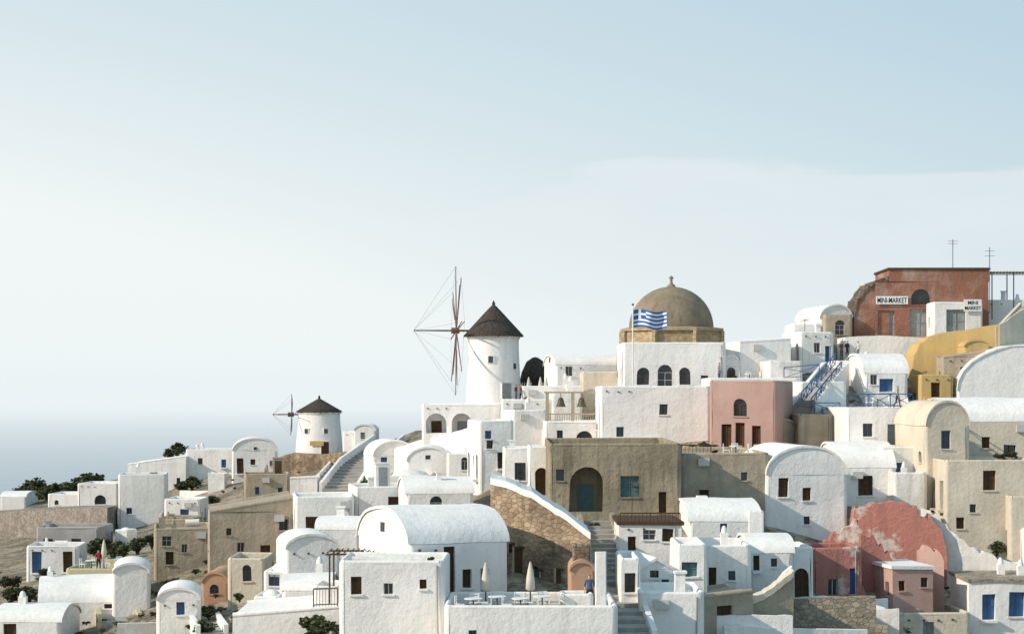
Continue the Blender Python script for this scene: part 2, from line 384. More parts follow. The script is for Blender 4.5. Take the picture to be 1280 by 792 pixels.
tc=nd(nt,'ShaderNodeTexCoord'); sp=nd(nt,'ShaderNodeSeparateXYZ'); L.new(tc.outputs['Generated'],sp.inputs[0])
X,Y,Z=sp.outputs
zz=M_('MAXIMUM',Z,0)
g=M_('POWER',2.718,M_('MULTIPLY',zz,-4.6))
left=M_('MULTIPLY_ADD',X,-1.7,.64)
hz=M_('MULTIPLY',g,M_('MULTIPLY_ADD',left,.9,.52))
hz=M_('MINIMUM',M_('MULTIPLY_ADD',hz,.9,.12),.99)
hz=M_('MAXIMUM',hz,.12)
mx=nd(nt,'ShaderNodeMix',data_type='RGBA'); L.new(hz,mx.inputs[0])
tint=nd(nt,'ShaderNodeMix',data_type='RGBA'); tint.inputs[0].default_value=.8; L.new(sky.outputs[0],tint.inputs[6]); tint.inputs[7].default_value=(2.5,5.2,7.1,1)
L.new(tint.outputs[2],mx.inputs[6]); mx.inputs[7].default_value=(8.95,9.4,9.3,1)
yy=M_('MAXIMUM',Y,.05); U=M_('DIVIDE',X,yy); V=M_('DIVIDE',Z,yy)
cv=nd(nt,'ShaderNodeCombineXYZ'); L.new(M_('MULTIPLY',U,6),cv.inputs[0]); L.new(M_('MULTIPLY',V,38),cv.inputs[1])
cn=nd(nt,'ShaderNodeTexNoise'); cn.inputs['Scale'].default_value=1.3; cn.inputs['Detail'].default_value=8; cn.inputs['Roughness'].default_value=.55; cn.inputs['Distortion'].default_value=.6; L.new(cv.outputs[0],cn.inputs['Vector'])
edge=M_('ADD',M_('MINIMUM',M_('MULTIPLY_ADD',U,.35,.112),.124),M_('MULTIPLY',M_('SUBTRACT',cn.outputs[0],.5),.06))
ca=nd(nt,'ShaderNodeMapRange',interpolation_type='SMOOTHSTEP'); L.new(M_('SUBTRACT',edge,V),ca.inputs[0]); ca.inputs[1].default_value=-.001; ca.inputs[2].default_value=.010
cb=nd(nt,'ShaderNodeMapRange',interpolation_type='SMOOTHSTEP'); L.new(V,cb.inputs[0]); cb.inputs[1].default_value=.02; cb.inputs[2].default_value=.09
cc=nd(nt,'ShaderNodeMapRange',interpolation_type='SMOOTHSTEP'); L.new(U,cc.inputs[0]); cc.inputs[1].default_value=-.12; cc.inputs[2].default_value=.02
cm=M_('MULTIPLY',M_('MULTIPLY',ca.outputs[0],cb.outputs[0]),M_('MULTIPLY',cc.outputs[0],M_('MULTIPLY_ADD',cn.outputs[0],1.0,.05)))
cx=nd(nt,'ShaderNodeMix',data_type='RGBA'); L.new(cm,cx.inputs[0]); L.new(mx.outputs[2],cx.inputs[6]); cx.inputs[7].default_value=(7.9,8.5,8.7,1)
L.new(cx.outputs[2],bg.inputs[0])
sl=bpy.data.lights.new('sun','SUN'); sl.energy=4.3; sl.angle=radians(.6); sl.color=(1,.87,.72)
so=bpy.data.objects.new('sun',sl); bpy.context.collection.objects.link(so); so.rotation_euler=SUN.to_track_quat('Z','Y').to_euler()
# camera
cd=bpy.data.cameras.new('camera'); co=bpy.data.objects.new('camera',cd); bpy.context.collection.objects.link(co); sc.camera=co
cd.sensor_width=36; cd.lens=36*F/1280; cd.shift_y=99/1280; cd.clip_end=200000; cd.clip_start=.5; co.location=(0,0,CZ); co.rotation_euler=(pi/2,0,0)
# sea
mb=MB(); ys=[-500,300,1000,3000,10000,30000,90000]
m=bpy.data.materials.new('seawater'); m.use_nodes=True; MAT['seawater']=m; t=m.node_tree; b=t.nodes['Principled BSDF']
b.inputs['Base Color'].default_value=(.06,.15,.22,1); b.inputs['Roughness'].default_value=.3; b.inputs['IOR'].default_value=1.33
tcn=t.nodes.new('ShaderNodeTexCoord'); n=t.nodes.new('ShaderNodeTexNoise'); n.inputs['Scale'].default_value=.03; n.inputs['Detail'].default_value=8
mpn=t.nodes.new('ShaderNodeMapping'); mpn.inputs['Scale'].default_value=(.35,1,1); t.links.new(tcn.outputs['Object'],mpn.inputs[0]); t.links.new(mpn.outputs[0],n.inputs['Vector'])
bp=t.nodes.new('ShaderNodeBump'); bp.inputs['Strength'].default_value=.7; bp.inputs['Distance'].default_value=7; t.links.new(n.outputs[0],bp.inputs['Height']); t.links.new(bp.outputs[0],b.inputs['Normal'])
mb.grid([[(x,y,0) for x in (-60000,-5000,0,5000,60000)] for y in ys],'seawater',False); mb.build('sea')
m=bpy.data.materials.new('hazeglow'); m.use_nodes=True; MAT['hazeglow']=m; t=m.node_tree; t.nodes.clear()
o=t.nodes.new('ShaderNodeOutputMaterial'); va=t.nodes.new('ShaderNodeVolumeAbsorption'); va.inputs[0].default_value=(0,0,0,1); va.inputs[1].default_value=1/4200
em=t.nodes.new('ShaderNodeEmission'); em.inputs[0].default_value=(.83,.90,.915,1); em.inputs[1].default_value=1/4200  # haze volume glows by itself, standing in for light scattered in the air
ad=t.nodes.new('ShaderNodeAddShader'); t.links.new(va.outputs[0],ad.inputs[0]); t.links.new(em.outputs[0],ad.inputs[1]); t.links.new(ad.outputs[0],o.inputs['Volume'])
mb=MB(); mb.box((-50000,480,-5),(50000,80000,190),'hazeglow'); mb.build('sea_haze')
# ground
mb=MB(); cols=list(range(-500,1801,20)); rows=[]
for fr in (-60,0,30,50): rows.append([Vector(((px-640)/F*max(fr,60)*1.2,fr,79+fr*.03)) for px in cols])
NR=44
def yb_at(px,i): s0=skyl(px); return 900+(s0-900)*i/NR
for i in range(NR+1):
    r=[]
    for px in cols:
        py=yb_at(px,i); p=P(px,py,D(px,py)); 
        p.z+=noise.noise(Vector((p.x*.12,p.y*.12,0)))*.5-.4
        r.append(p)
    rows.append(r)
last=rows[-1]
for dd,dz in ((15,-.5),(45,-6),(120,-35),(230,-75),(400,-130)):
    rows.append([Vector((p.x*(p.y+dd)/p.y,p.y+dd,max(-8,p.z+dz))) for p in last])
mb.grid(rows,'ground',True); mb.build('ground')
# ================================================================ right side
B('mini_market_building',1094,1236,352,421,8,mat='red',par=.02,chim=False,ops=[(1108,420,21,32,'gdoor'),(1150,420,26,34,'gdoor'),(1151,381,24,20,'awin')],side=[])
B('mini_market_attic',1112,1236,337,352,7,mat='red',par=.2,base=0,ops=(),chim=False,trim='wood',d=D(1165,421)+.01,side=[])
PW('ruined_red_wall',[(1067,400),(1072,378),(1080,366),(1090,356),(1112,346)],421,D(1165,421)+.15,None,5,'red','rubble',rag=.3)
B('white_shop',1166,1229,379,421,3,d=D(1165,421)-3,ops=[(1195,417,24,30,'gdoor')],chim=False)
B('vaulted_house',1024,1068,380,418,7,yaw=10,roof='vy',rise=18,ops=[(1047,414,16,20,'awin')])
B('tan_house',1030,1066,394,420,4,mat='tan',d=176,ops=[(1050,418,12,18,'awin')],chim=False)
PW('white_terrace_wall',[(1056,421),(1100,419),(1166,422)],450,D(1110,447),None,4,'white',reg=True)
PTER=B('white_terrace',1044,1090,450,475,4,d=164.5,par=.03,ops=(),chim=False)
RECT.append((1046,1088,418,476))
B('white_house',1000,1044,416,458,6,yaw=8,ops=[(1022,440,8,12,'win'),(1036,452,8,20,'bdoor')])
B('white_house',990,1026,406,432,5,d=178)
B('white_house',1232,1300,376,404,6,d=178)
PW('ochre_wall',[(1140,462),(1143,444),(1150,430),(1162,421),(1185,415),(1215,411),(1250,405)],500,166,164,4,'ochre',reg=True)
B('tan_house',1180,1232,446,490,3,mat='tan',d=161,ops=[(1205,470,10,12,'win')],roof='slope',hr=6)
B('terracotta_oven_house',1204,1238,424,446,2.4,mat='ochre',roof='vy',rise=9,d=163,ops=(),chim=False)
PW('stair_parapet',[(1245,408),(1256,402),(1270,392),(1290,380)],440,164,166,.4,'cream')
ST('stone_staircase',(1252,425),(1292,382),2.2,'steps','cream',167,174,ph=.3)
B('vaulted_house',1196,1370,430,500,8,roof='vy',rise=58,d=160,ops=[(1268,482,24,30,'awin'),(1225,492,12,20,'wwin')])
B('ochre_house',1150,1192,470,502,4,mat='ochre',d=160,ops=[(1170,500,11,22,'wwin')],chim=True)
B('vaulted_house',1180,1330,497,590,7,roof='vx',rise=30,mat='cream',roofm='white',ops=[(1262,575,16,20,'win'),(1232,560,10,14,'wwin')])
B('cream_vaulted_house',1156,1214,500,650,7,yaw=6,roof='vy',rise=32,mat='cream',ops=[(1183,560,12,22,'win'),(1172,640,14,30,'bdoor'),(1196,610,10,16,'wwin')])
CH=B('cream_house',1181,1310,577,692,7,mat='cream',ops=[(1237,612,16,24,'wwin'),(1216,640,8,10,'win'),(1200,660,10,14,'wwin')],chim=True)
B('cream_house',1262,1320,622,700,5,mat='cream',d=131,ops=())
PW('white_retaining_wall',[(1163,638),(1175,648),(1195,668),(1218,686),(1250,700),(1300,707)],750,127,125,3,'white2',reg=True,rag=.2)
B('blue_door_house',1212,1310,726,810,5,mat='white',d=119,ops=[(1236,774,16,32,'bdoor'),(1271,770,20,30,'bwin')],trim='stone_tan')
B('stone_terrace',1124,1214,768,810,6,mat='cream',d=119,ops=[(1160,800,14,24,'gdoor')],chim=True,roofm='tan')
B('vaulted_house',1080,1136,441,492,7,yaw=4,roof='vx',rise=26,d=160,ops=[(1108,489,18,16,'bwin'),(1092,480,9,12,'win')],side=[])
bh=B('balcony_house',1058,1152,509,592,14,ops=[(1122,572,26,42,'gdoor'),(1085,545,12,16,'win'),(1070,575,10,22,'wwin')],par=.05,chim=False); bd=bh['d']
RAIL('blue_balcony_railing',[P(1059,509,bd+.2),P(1140,509,bd+.2),P(1141,509,bd+7)],1.0)
B('white_house',1000,1060,478,528,6,d=157,yaw=8,ops=[(1030,505,9,18,'bdoor')])
B('tan_house',997,1043,519,562,6,mat='tan',ops=(),d=152)
ST('blue_railed_staircase',(1002,512),(1044,460),1.8,'steps','white',153,163)
RAIL('blue_stair_railing',[P(1002,505,151.5),P(1044,456,161.5)],.95)
RAIL('blue_stair_railing',[P(1014,513,152),P(1052,466,161)],.95)
RAIL('blue_terrace_railing',[P(980,474,161.5),P(1024,470,161.5)],1.)
RAIL('blue_terrace_railing',[P(1018,519,151.5),P(1050,519,151.5)],1.)
ST('white_staircase',(1158,560),(1146,500),1.6,'steps','white')
RAIL('blue_stair_railing',[P(1160,552,145),P(1146,512,149)],.95)
B('cream_house',1118,1160,592,650,5,ops=(),mat='white2')
B('white_house',1100,1156,560,628,5,yaw=8,ops=[(1125,600,10,22,'bdoor')])
B('vaulted_house',1046,1119,553,632,8,roof='vx',rise=32,d=137,ops=[(1082,619,18,24,'wwin'),(1052,592,8,10,'win')])
B('vaulted_house',956,1062,557,670,9,yaw=6,roof='vy',rise=36,d=131,ops=[(979,621,13,24,'wwin'),(1010,626,11,16,'wwin'),(1010,655,8,10,'win'),(1046,600,7,9,'win')],side=[])
# pink ruin
RECT.append((1014,1185,632,762))
PW('pink_ruined_house',[(1066,650),(1069,634),(1085,631),(1110,629),(1146,632),(1149,646),(1163,648),(1176,660),(1184,690)],762,128,126,1.2,'pinkruin',rag=.25)
PW('pink_ruined_wall',[(1012,706),(1026,684),(1044,668),(1070,652),(1078,650)],762,124,123,.8,'pinkruin',rag=.25)
PW('pink_ruined_wall',[(1076,672),(1092,668),(1110,690),(1116,700)],762,122,122,.7,'pinkruin',rag=.3)
PW('pink_ruined_wall',[(1150,690),(1166,684),(1180,700)],762,123,122,1,'pink',rag=.25)
B('pink_house',1014,1078,686,755,4,mat='pinkruin',d=120,ops=[(1066,742,9,32,'bdoor'),(1040,742,12,20,'win')],chim=False)
B('pink_house',1116,1168,711,768,5,yaw=8,mat='pink',d=118.5,ops=[(1157,734,9,12,'win'),(1128,738,8,12,'wwin')],chim=False,trim='white')
ST('stone_staircase',(1100,765),(1082,705),1.4,'steps','pink')
B('white_house',990,1016,686,752,5)
PW('white_garden_wall',[(986,750),(1030,748),(1070,752),(1106,762)],790,116,115,.5,'white2','white')
PW('stone_garden_wall',[(960,778),(1040,776),(1110,782)],800,113,112,.5,'stone_tan')
# centre right
B('vaulted_house',862,952,626,680,7,yaw=4,roof='vx',rise=26,ops=[(905,668,9,14,'win')])
B('white_house',935,955,640,690,4)
BT=B('white_house',774,852,655,702,6,ops=[(812,674,16,12,'win'),(835,676,14,16,'wwin'),(790,690,10,20,'door')],trim='wood')
B('chapel',795,846,697,748,5,yaw=10,roof='vy',k=2,rise=14,ops=[(818,722,12,14,'win'),(832,742,10,18,'bdoor')])
B('white_house',775,800,700,765,5)
B('white_house',846,884,682,760,5,ops=[(862,755,20,22,'twin'),(862,720,20,18,'twin')])
B('white_house',880,940,683,748,6,yaw=0,ops=[(886,738,10,30,'door'),(915,725,9,12,'win')])
B('vaulted_house',936,992,670,748,6,roof='vx',rise=22,ops=[(944,712,8,28,'door'),(968,708,8,10,'win')])
PW('white_garden_wall',[(898,766),(920,757),(945,750),(965,738),(980,720),(990,710)],800,108,109,.5,'white','white')
PW('curved_stone_wall',[(812,757),(850,756),(890,760),(925,756),(955,744),(975,730),(992,715)],812,104,106,1.2,'tan','cream')
B('white_house',800,880,742,812,5,d=112)
B('weathered_arch_house',686,852,556,645,16,mat='olive',chim=False,ops=[(733,640,42,56,'aopen'),(787,621,23,27,'twin'),(700,600,10,14,'win'),(828,640,10,26,'wwin')],par=.5,side=[])
ST2=B('stone_terrace',850,962,568,640,16,mat='tan',ops=[(880,636,12,24,'wwin'),(930,600,8,10,'win')],chim=False)
B('stone_terrace',958,1000,560,604,8,mat='tan',ops=(),chim=False)
B('pink_house',886,967,477,562,7.5,yaw=-18,mat='pink',chim=False,ops=[(924,520,16,22,'awin'),(908,560,13,30,'door'),(924,558,11,30,'wwin'),(943,557,11,26,'wwin')],side=[(3,1.2,.5,.7,'win')],par=.5)
B('white_house',750,888,484,556,10,d=156,ops=[(829,518,10,13,'win'),(775,545,9,12,'win')],chim=False)
B('church',778,908,429,488,9,d=167,ops=[(804,481,15,22,'awin'),(831,486,19,30,'awin'),(856,481,14,22,'awin'),(880,482,9,13,'win')],chim=False)
B('white_house',904,926,443,482,6,d=168,roof='vy',rise=14,ops=[(914,474,11,18,'awin')])
B('white_house',926,990,427,476,7,d=168,yaw=8,ops=(),roof='slope',hr=4,side=[])
B('white_house',960,1004,452,500,6,d=163,ops=(),mat='white2')
WT2=B('white_terrace',885,1000,474,520,6,d=163,ops=())
# dome
d=180; s=d/F; mb=MB(); R=54*s; N=8
Rd=61*s/cos(pi/8)
def octr(r,z): return [(r*cos(2*pi*(k+.5)/8),r*sin(2*pi*(k+.5)/8),z) for k in range(8)]
mb.grid([octr(Rd,-4),octr(Rd,22*s),octr(Rd+.25,22*s),octr(Rd+.25,24*s+.1),octr(R,24*s+.25)],'drum',False,True)
mb.rev([(R*cos(t*pi/32),24*s+.2+R*.98*sin(t*pi/32)) for t in range(17)],'domestone',n=40)
mb.rev([(.5,0),(.35,.25),(.15,.4),(.12,.8),(.25,.95),(.02,1.15)],'domestone',(0,0,24*s+R*.98+.1),10)
for k in range(8):
    a=2*pi*(k+.5)/8; r=Rd+.05; mb.beam((r*cos(a),r*sin(a),0),(r*cos(a),r*sin(a),22*s),.3,'drum',6)
mb.build('church_dome',Matrix.Translation(P(839,436,d+R)))
# flag
d=164.; s=d/F; mb=MB(); top=P(791,386,d); bot=P(791,500,d)
mb.beam(bot-top,(0,0,0.3),.06,'signwhite',8); mb.beam((0,0,.3),(0,0,.45),.1,'bell',8)
fw=41*s; fh=22*s; nx,ny=27,18
def fp(i,j):
    u=i/nx;v=j/ny; return Vector((.08+u*fw,.35*sin(u*9+v*1.2)*(.2+u),-.1-v*fh+ -.10*u*fw*.3+.12*sin(u*7)))
for i in range(nx):
    for j in range(ny):
        st=j//2; blue=(st%2==0)
        if i<10 and j<10: blue=not(4<=i<6 or 4<=j<6)
        mb.face([fp(i,j+1),fp(i+1,j+1),fp(i+1,j),fp(i,j)],'flagblue' if blue else 'flagwhite',True)
mb.build('greek_flag',Matrix.Translation(top))
# belfry
mb=MB()
for x in (684,716,747):
    p=P(x,506,162.6)-P(684,506,162.6); mb.box((p.x-.14,-.12,-1.7),(p.x+.14,.12,1.0),'tan')
pe=P(747,506,162.6)-P(684,506,162.6); mb.box((-.25,-.15,1.0),(pe.x+.25,.15,1.15),'tan')
for x in (701,727):
    p=P(x,506,162.6)-P(684,506,162.6)
    mb.rev([(.05,.75),(.18,.68),(.26,.5),(.3,.25),(.42,0),(.44,-.05)],'bell',(p.x,0,-.1),12); mb.beam((p.x,0,.6),(p.x,0,1.0),.04,'metal')
for i in range(22):
    mb.box((i*.2+.05,-.06,-1.7),(i*.2+.1,0,-.8),'tan')
mb.box((0,-.08,-.8),(pe.x,.02,-.7),'tan')
mb.build('belfry',Matrix.Translation(P(684,506,162.6)))
B('white_house',680,752,528,562,8,ops=[(731,552,20,14,'awin'),(700,550,8,12,'win')],chim=False)
B('vaulted_house',695,780,442,492,6,yaw=10,roof='vx',rise=14,d=186,ops=[(712,470,9,12,'win')])
B('cream_house',727,778,466,500,5,mat='cream',d=175,ops=())
B('white_house',652,735,484,530,8,d=178)
B('white_house',690,728,490,512,4,d=172,mat='white2')
# windmills
def windmill(name,cx,yb,yt,rb,rt,yc,capr,d,hub,whr,bow,nsp,door,sign=False):
    s=d/F; base=P(cx,yb,d+rb*s); par=bpy.data.objects.new(name,None); bpy.context.collection.objects.link(par); par.location=base
    H=(yb-yt)*s; mb=MB(); n=36
    mb.rev([(rb*s*1.03,-3),(rb*s,0),(rb*s*.97,H*.3),(rt*s*1.0,H*.8),(rt*s,H)],'white',n=n)
    mb.rev([(rt*s+.12,H-.35),(rt*s+.12,H-.1)],'white2',n=n)
    for (a,z,w_,h_,k_) in door:
        r=(rb+(rt-rb)*(z+h_/2)/H)*s; M=Matrix.Rotation(a,4,'Z')@Matrix.Translation((0,-r,z))
        mb.box((-w_/2-.1,-.06,-.05),(w_/2+.1,.35,h_+.1),'white',M); mb.box((-w_/2,-.09,0),(w_/2,.3,h_),k_,M)
    mb.build('tower',None,par)
    mb=MB(); hc=(yt-yc)*s; R=capr*s
    mb.rev([(R,-.12),(R*1.0,0),(R*.72,hc*.3),(R*.38,hc*.66),(R*.1,hc*.95),(.03,hc*1.02)],'thatch',(0,0,H),32)
    mb.rev([(R,-.12),(0.05,-.12)],'thatch',(0,0,H),32)
    mb.rev([(.12,0),(.18,.15),(.04,.5)],'thatch',(0,0,H+hc*.98),8)
    rr=random.Random(3)
    for i in range(300):
        a=rr.uniform(0,2*pi); t_=rr.uniform(0,.95); r0=R*(1-t_)**1.05; z0=H+hc*t_
        mb.beam((r0*cos(a),r0*sin(a),z0+.05),(( r0+.2)*cos(a),(r0+.2)*sin(a),z0-.3),.035,'thatch',3)
    mb.build('thatched_cap',None,par)
    mb=MB(); h=Vector(((hub[0]-cx)*s,-rb*s*.25,(yb-hub[1])*s)); ax=Vector((-1,-.13,0)).normalized(); tip=h+ax*bow*s
    mb.beam(Vector((0,0,h.z)),tip,.14,'redwood',8,.06)
    e1=Vector((0,0,1)); e2=ax.cross(e1).normalized(); ends=[]
    for k in range(nsp):
        a=2*pi*k/nsp+.1; e=h+(e1*cos(a)+e2*sin(a))*whr*s+ax*.15*sin(k*5); ends.append(e)
        mb.beam(h,e,.07,'redwood',5,.04)
        mb.beam(h+(e1*cos(a+.05)+e2*sin(a+.05))*whr*s*.3,h+(e1*cos(a+.03)+e2*sin(a+.03))*whr*s*.85,.06,'redwood',5,.04)
        mb.beam(e,tip,.010,'metal',3)
    for k in range(nsp): mb.beam(ends[k],ends[(k+1)%nsp],.010,'metal',3)
    mb.beam(h-ax*.3,h+ax*.5,.3,'redwood',10)
    mb.build('sail_wheel',None,par)
    if sign:
        mb=MB(); mb.box((-.9,-.05,0),(.9,.05,.6),'ochre',Matrix.Translation((0,-rb*s-.03,1.6))); mb.build('name_plate',None,par)
    return par
RECT.append((575,655,380,506))
windmill('windmill',617,506,418,35,32,379,38,190,(570,412),82,54,8,[(.5,0.1,1.,2.1,'greywood'),(-.1,4.2,.45,.65,'glass'),(.9,3.6,.4,.55,'glass')])
windmill('windmill',399,571,513,30,26.5,497,29,252,(365,517),26,24,8,[(.35,0.1,1.,2,'wood'),(-.5,3.2,.5,.6,'glass'),(.4,3.2,.5,.6,'glass')],True)
d=196; s=d/F; mb=MB(); mb.rev([(19*s,-2),(19*s,.2),(19.5*s,.2),(17*s,14*s),(11*s,27*s),(4*s,32*s),(.05,33*s)],'thatch',n=28); mb.rev([(19*s,-6),(19*s,.1)],'white2'); mb.build('windmill_roof',Matrix.Translation(P(669,479,d)))
B('arcade_house',527,628,506,542,9,d=183,ops=[(545,541,25,25,'aopen'),(577,541,25,25,'aopen'),(610,535,9,12,'win')],chim=False)
MT=B('white_terrace',626,690,500,545,9,d=180,ops=[(640,540,9,14,'win')],chim=False)
B('white_house',640,684,514,562,6,d=168,yaw=10)
B('white_house',598,642,527,600,6,yaw=10,ops=[(612,560,8,10,'win'),(626,585,9,20,'door'),(610,548,8,10,'bwin')])
B('white_house',628,672,561,606,5,ops=[(650,600,14,22,'win'),(640,580,6,8,'win')])
B('white_house',660,688,560,620,5,d=143)
PW('curved_white_wall',[(470,575),(490,562),(515,553),(545,546),(575,538),(600,530),(612,524)],600,195,170,5,'white',reg=True)
B('vaulted_house',466,522,550,592,7,yaw=12,roof='vy',rise=20,ops=[(480,580,8,12,'bwin')])
B('vaulted_house',508,562,558,598,7,roof='vy',rise=18)
B('white_dome_house',558,602,556,600,5,roof='dome',rise=12)
B('vaulted_house',442,470,530,560,6,roof='vy',rise=8,d=250)
B('white_house',428,456,540,562,5,d=250)
RECT.append((395,485,552,615))
ST('white_staircase',(424,614),(446,582),3.4,'steps','white',190,214,ph=.9)
ST('white_staircase',(446,582),(486,552),3.4,'steps','white',214,236,ph=.9)
ST('stone_staircase',(398,614),(432,574),2.2,'steps','white2',200,240)
PW('rock_wall',[(345,572),(365,566),(400,568),(432,565)],590,235,230,3,'rock',reg=True)
# centre
B('vaulted_house',508,592,598,648,7,yaw=8,roof='vx',rise=20,ops=[(545,636,16,16,'awin'),(575,640,8,10,'win')],side=[])
B('white_house',444,512,610,655,6,yaw=10)
B('white_dome_house',482,540,584,614,6,mat='white2',roof='dome',rise=11)
B('white_house',368,442,622,680,6,yaw=8)
B('vaulted_house',395,450,648,690,6,roof='vx',rise=14)
B('vaulted_house',512,636,637,752,8,yaw=24,roof='vx',rise=44,d=99,ops=[(561,746,15,62,'door'),(583,738,13,24,'wwin'),(606,746,12,32,'gdoor')],side=[],chim=False)
FH=B('white_house',424,558,703,805,5,yaw=0,d=94,ops=[(446,742,13,22,'wwin'),(485,742,12,14,'win'),(530,735,9,12,'wwin')],roof='flat',side=[],chim=False,roofm='white2')
B('white_outbuilding',440,552,700,712,2.2,d=95.5,base=.5,roof='slope',hr=-5,ops=(),side=[],reg=False,mat='white2')
rk=PW('rock_cut_house',[(613,600),(632,604),(665,618),(700,640),(738,668)],745,108,104,6,'rock','white',reg=True)
for a in ((652,737,18,52,'door'),(675,731,15,18,'win'),(700,728,10,16,'wwin'),(640,690,8,10,'wwin')): OPN(rk,*a[:4],a[4],108-4*(a[0]-613)/125,'door' if a[4]=='door' else 'window')
B('terracotta_oven_house',712,744,700,748,3,roof='vy',rise=14,mat='terracotta',d=97,ops=(),chim=False)
B('stone_chimney',716,738,674,704,1.2,roof='dome',rise=10,mat='rock',d=98,ops=(),side=[],chim=False)
PT=B('patio_terrace',556,772,760,812,7,d=91.5,ops=[(590,800,10,14,'win')],chim=False,par=.5,roofm='path')
B('patio_pillar',744,758,690,760,.6,d=92.5,ops=(),side=[],chim=False,mat='white',par=.02)
B('patio_bench_wall',700,742,745,762,2,d=95,ops=(),side=[],chim=False)
ST('long_stone_staircase',(792,800),(765,715),1.8,'steps','white',94,110)
ST('long_stone_staircase',(765,715),(744,650),1.8,'steps','stone_tan',110,122)
RECT.append((735,800,640,800))
# left side
TH=B('tan_house',262,366,640,712,8,yaw=10,mat='tan',roof='slope',hr=17,ops=[(352,664,11,14,'win'),(285,668,6,9,'win'),(300,690,9,12,'win'),(330,706,12,24,'door')],side=[(2,1,.5,.7,'win')])
B('tan_house',192,262,662,712,7,yaw=10,mat='tan',ops=[(208,682,12,12,'win'),(230,690,7,10,'win'),(212,705,10,16,'wwin')])
B('tan_house',196,240,650,690,6,mat='tan',d=168)
B('tan_house',305,362,594,632,7,yaw=8,mat='tan')
B('white_house',232,302,562,592,8,ops=[(250,580,6,8,'win'),(280,584,6,10,'bdoor')])
B('vaulted_house',290,347,547,592,8,yaw=8,roof='vy',rise=16)
B('white_house',160,232,580,614,8,roof='slope',hr=10)
B('white_house',148,206,594,652,7,yaw=8)
B('white_house',97,147,605,638,8,ops=[(125,630,14,12,'awin')])
B('white_house',60,100,618,640,8)
B('vaulted_house',0,32,615,634,8,roof='vx',rise=6)
PW('dark_retaining_wall',[(-40,642),(0,640),(60,636),(134,634)],700,260,225,6,'taupe',reg=True)
B('grey_house',45,125,660,692,7,mat='grey',ops=[(60,685,12,12,'win'),(95,685,12,12,'win')])
B('white_house',33,98,684,716,6,yaw=6)
B('vaulted_house',48,152,726,780,8,roof='vx',rise=28,yaw=10)
B('vaulted_house',-10,76,760,812,6,roof='vx',rise=18)
YT=B('yellow_terrace',82,154,712,752,9,mat='yellow',ops=(),chim=False)
ST('stone_staircase',(150,775),(132,738),2.5,'steps','yellow')
B('vaulted_house',140,186,704,765,6,yaw=10,roof='vy',rise=12)
B('white_house',205,250,625,660,6)
B('terracotta_vaulted_house',252,286,714,744,5,roof='vy',rise=14,mat='terracotta',ops=[(268,741,11,14,'awin')])
B('cream_house',284,332,700,744,5,mat='cream')
B('white_dome_house',330,362,700,750,4.5,roof='dome',rise=16)
B('vaulted_house',356,425,668,735,6,yaw=12,roof='vy',rise=18)
B('vaulted_house',352,412,722,768,5,roof='vx',rise=16)
B('white_house',290,424,768,815,6,roof='slope',hr=10)
B('vaulted_house',195,250,734,790,5,yaw=8,roof='vy',rise=16)
B('white_house',392,424,735,780,4)
B('white_dome_house',318,350,735,775,4,roof='dome',rise=12)
# ---------------------------------------------------------------- plants
def leafmesh(name,mt,n,R,seed):
    rnd=random.Random(seed); mb=MB(); cl=[]
    for i in range(10): 
        a=rnd.uniform(0,2*pi); r=R*rnd.uniform(.1,.68); cl.append((Vector((r*cos(a),r*sin(a),R*rnd.uniform(.2,.8))),R*rnd.uniform(.25,.42)))
    for i in range(7):
        c,_=cl[i]; mb.beam((0,0,-.3),c,.05*R,'wood',5,.015*R)
    for i in range(n):
        c,r=rnd.choice(cl); v=Vector((rnd.gauss(0,1),rnd.gauss(0,1),rnd.gauss(0,1))).normalized()*r*rnd.uniform(.4,1.1); v.z*=.8; p=c+v
        q=Vector((rnd.uniform(-1,1),rnd.uniform(-1,1),rnd.uniform(-.6,1))).normalized().to_track_quat('Z','Y'); sz=R*rnd.uniform(.06,.13)
        mb.face([p+q@Vector(t)*sz for t in ((-1,0,0),(0,-.6,0),(1.2,0,0),(0,.6,0))],mt if rnd.random()<.7 else 'leaf2')
    o=mb.build(name); me=o.data; bpy.data.objects.remove(o); return me
LM=[leafmesh('bush_a','leaf',900,1,1),leafmesh('bush_b','leaf2',900,1,2),leafmesh('bush_c','leaf',800,1,3)]; LP=leafmesh('bush_flower','leafpink',400,1,4); LD=leafmesh('bush_dry','drygrass',600,1,5)
def bush(name,px,py,wpx,d=None,me=None,zs=1,up=0,reg=False):
    d=d or D(px,py); o=bpy.data.objects.new(name,me or random.choice(LM)); bpy.context.collection.objects.link(o); r=wpx*d/F/2/.85
    if reg: RECT.append((px-wpx*.4,px+wpx*.4,py-wpx*.6,py))
    o.location=P(px,py,d)+Vector((0,0,up)); o.scale=(r,r,r*zs); o.rotation_euler=(0,0,random.uniform(0,6)); return o
for b_ in [(48,622,44),(66,626,38),(105,618,46),(88,622,34),(30,624,30),(222,568,26),(212,572,20),(124,696,40),(150,697,36),(172,690,30),(190,682,26),(215,640,28),(226,615,24),(240,610,26),(218,756,34),(216,738,26),(38,750,30),(12,752,30),(60,724,24),(12,735,28),
  (372,802,48),(400,799,50),(428,802,36),(882,570,30),(868,570,24),(480,612,24),(500,614,26),(460,612,20),(990,795,36),(1160,728,18),(1245,692,28),(1247,680,22),(255,792,30),(262,772,26),(180,640,22),(600,545,12),(672,600,14),(1140,618,14),(1035,768,24),(745,662,16),(1150,608,14),(268,632,22),(300,750,16)]:
    bush('shrub',*b_,reg=True)
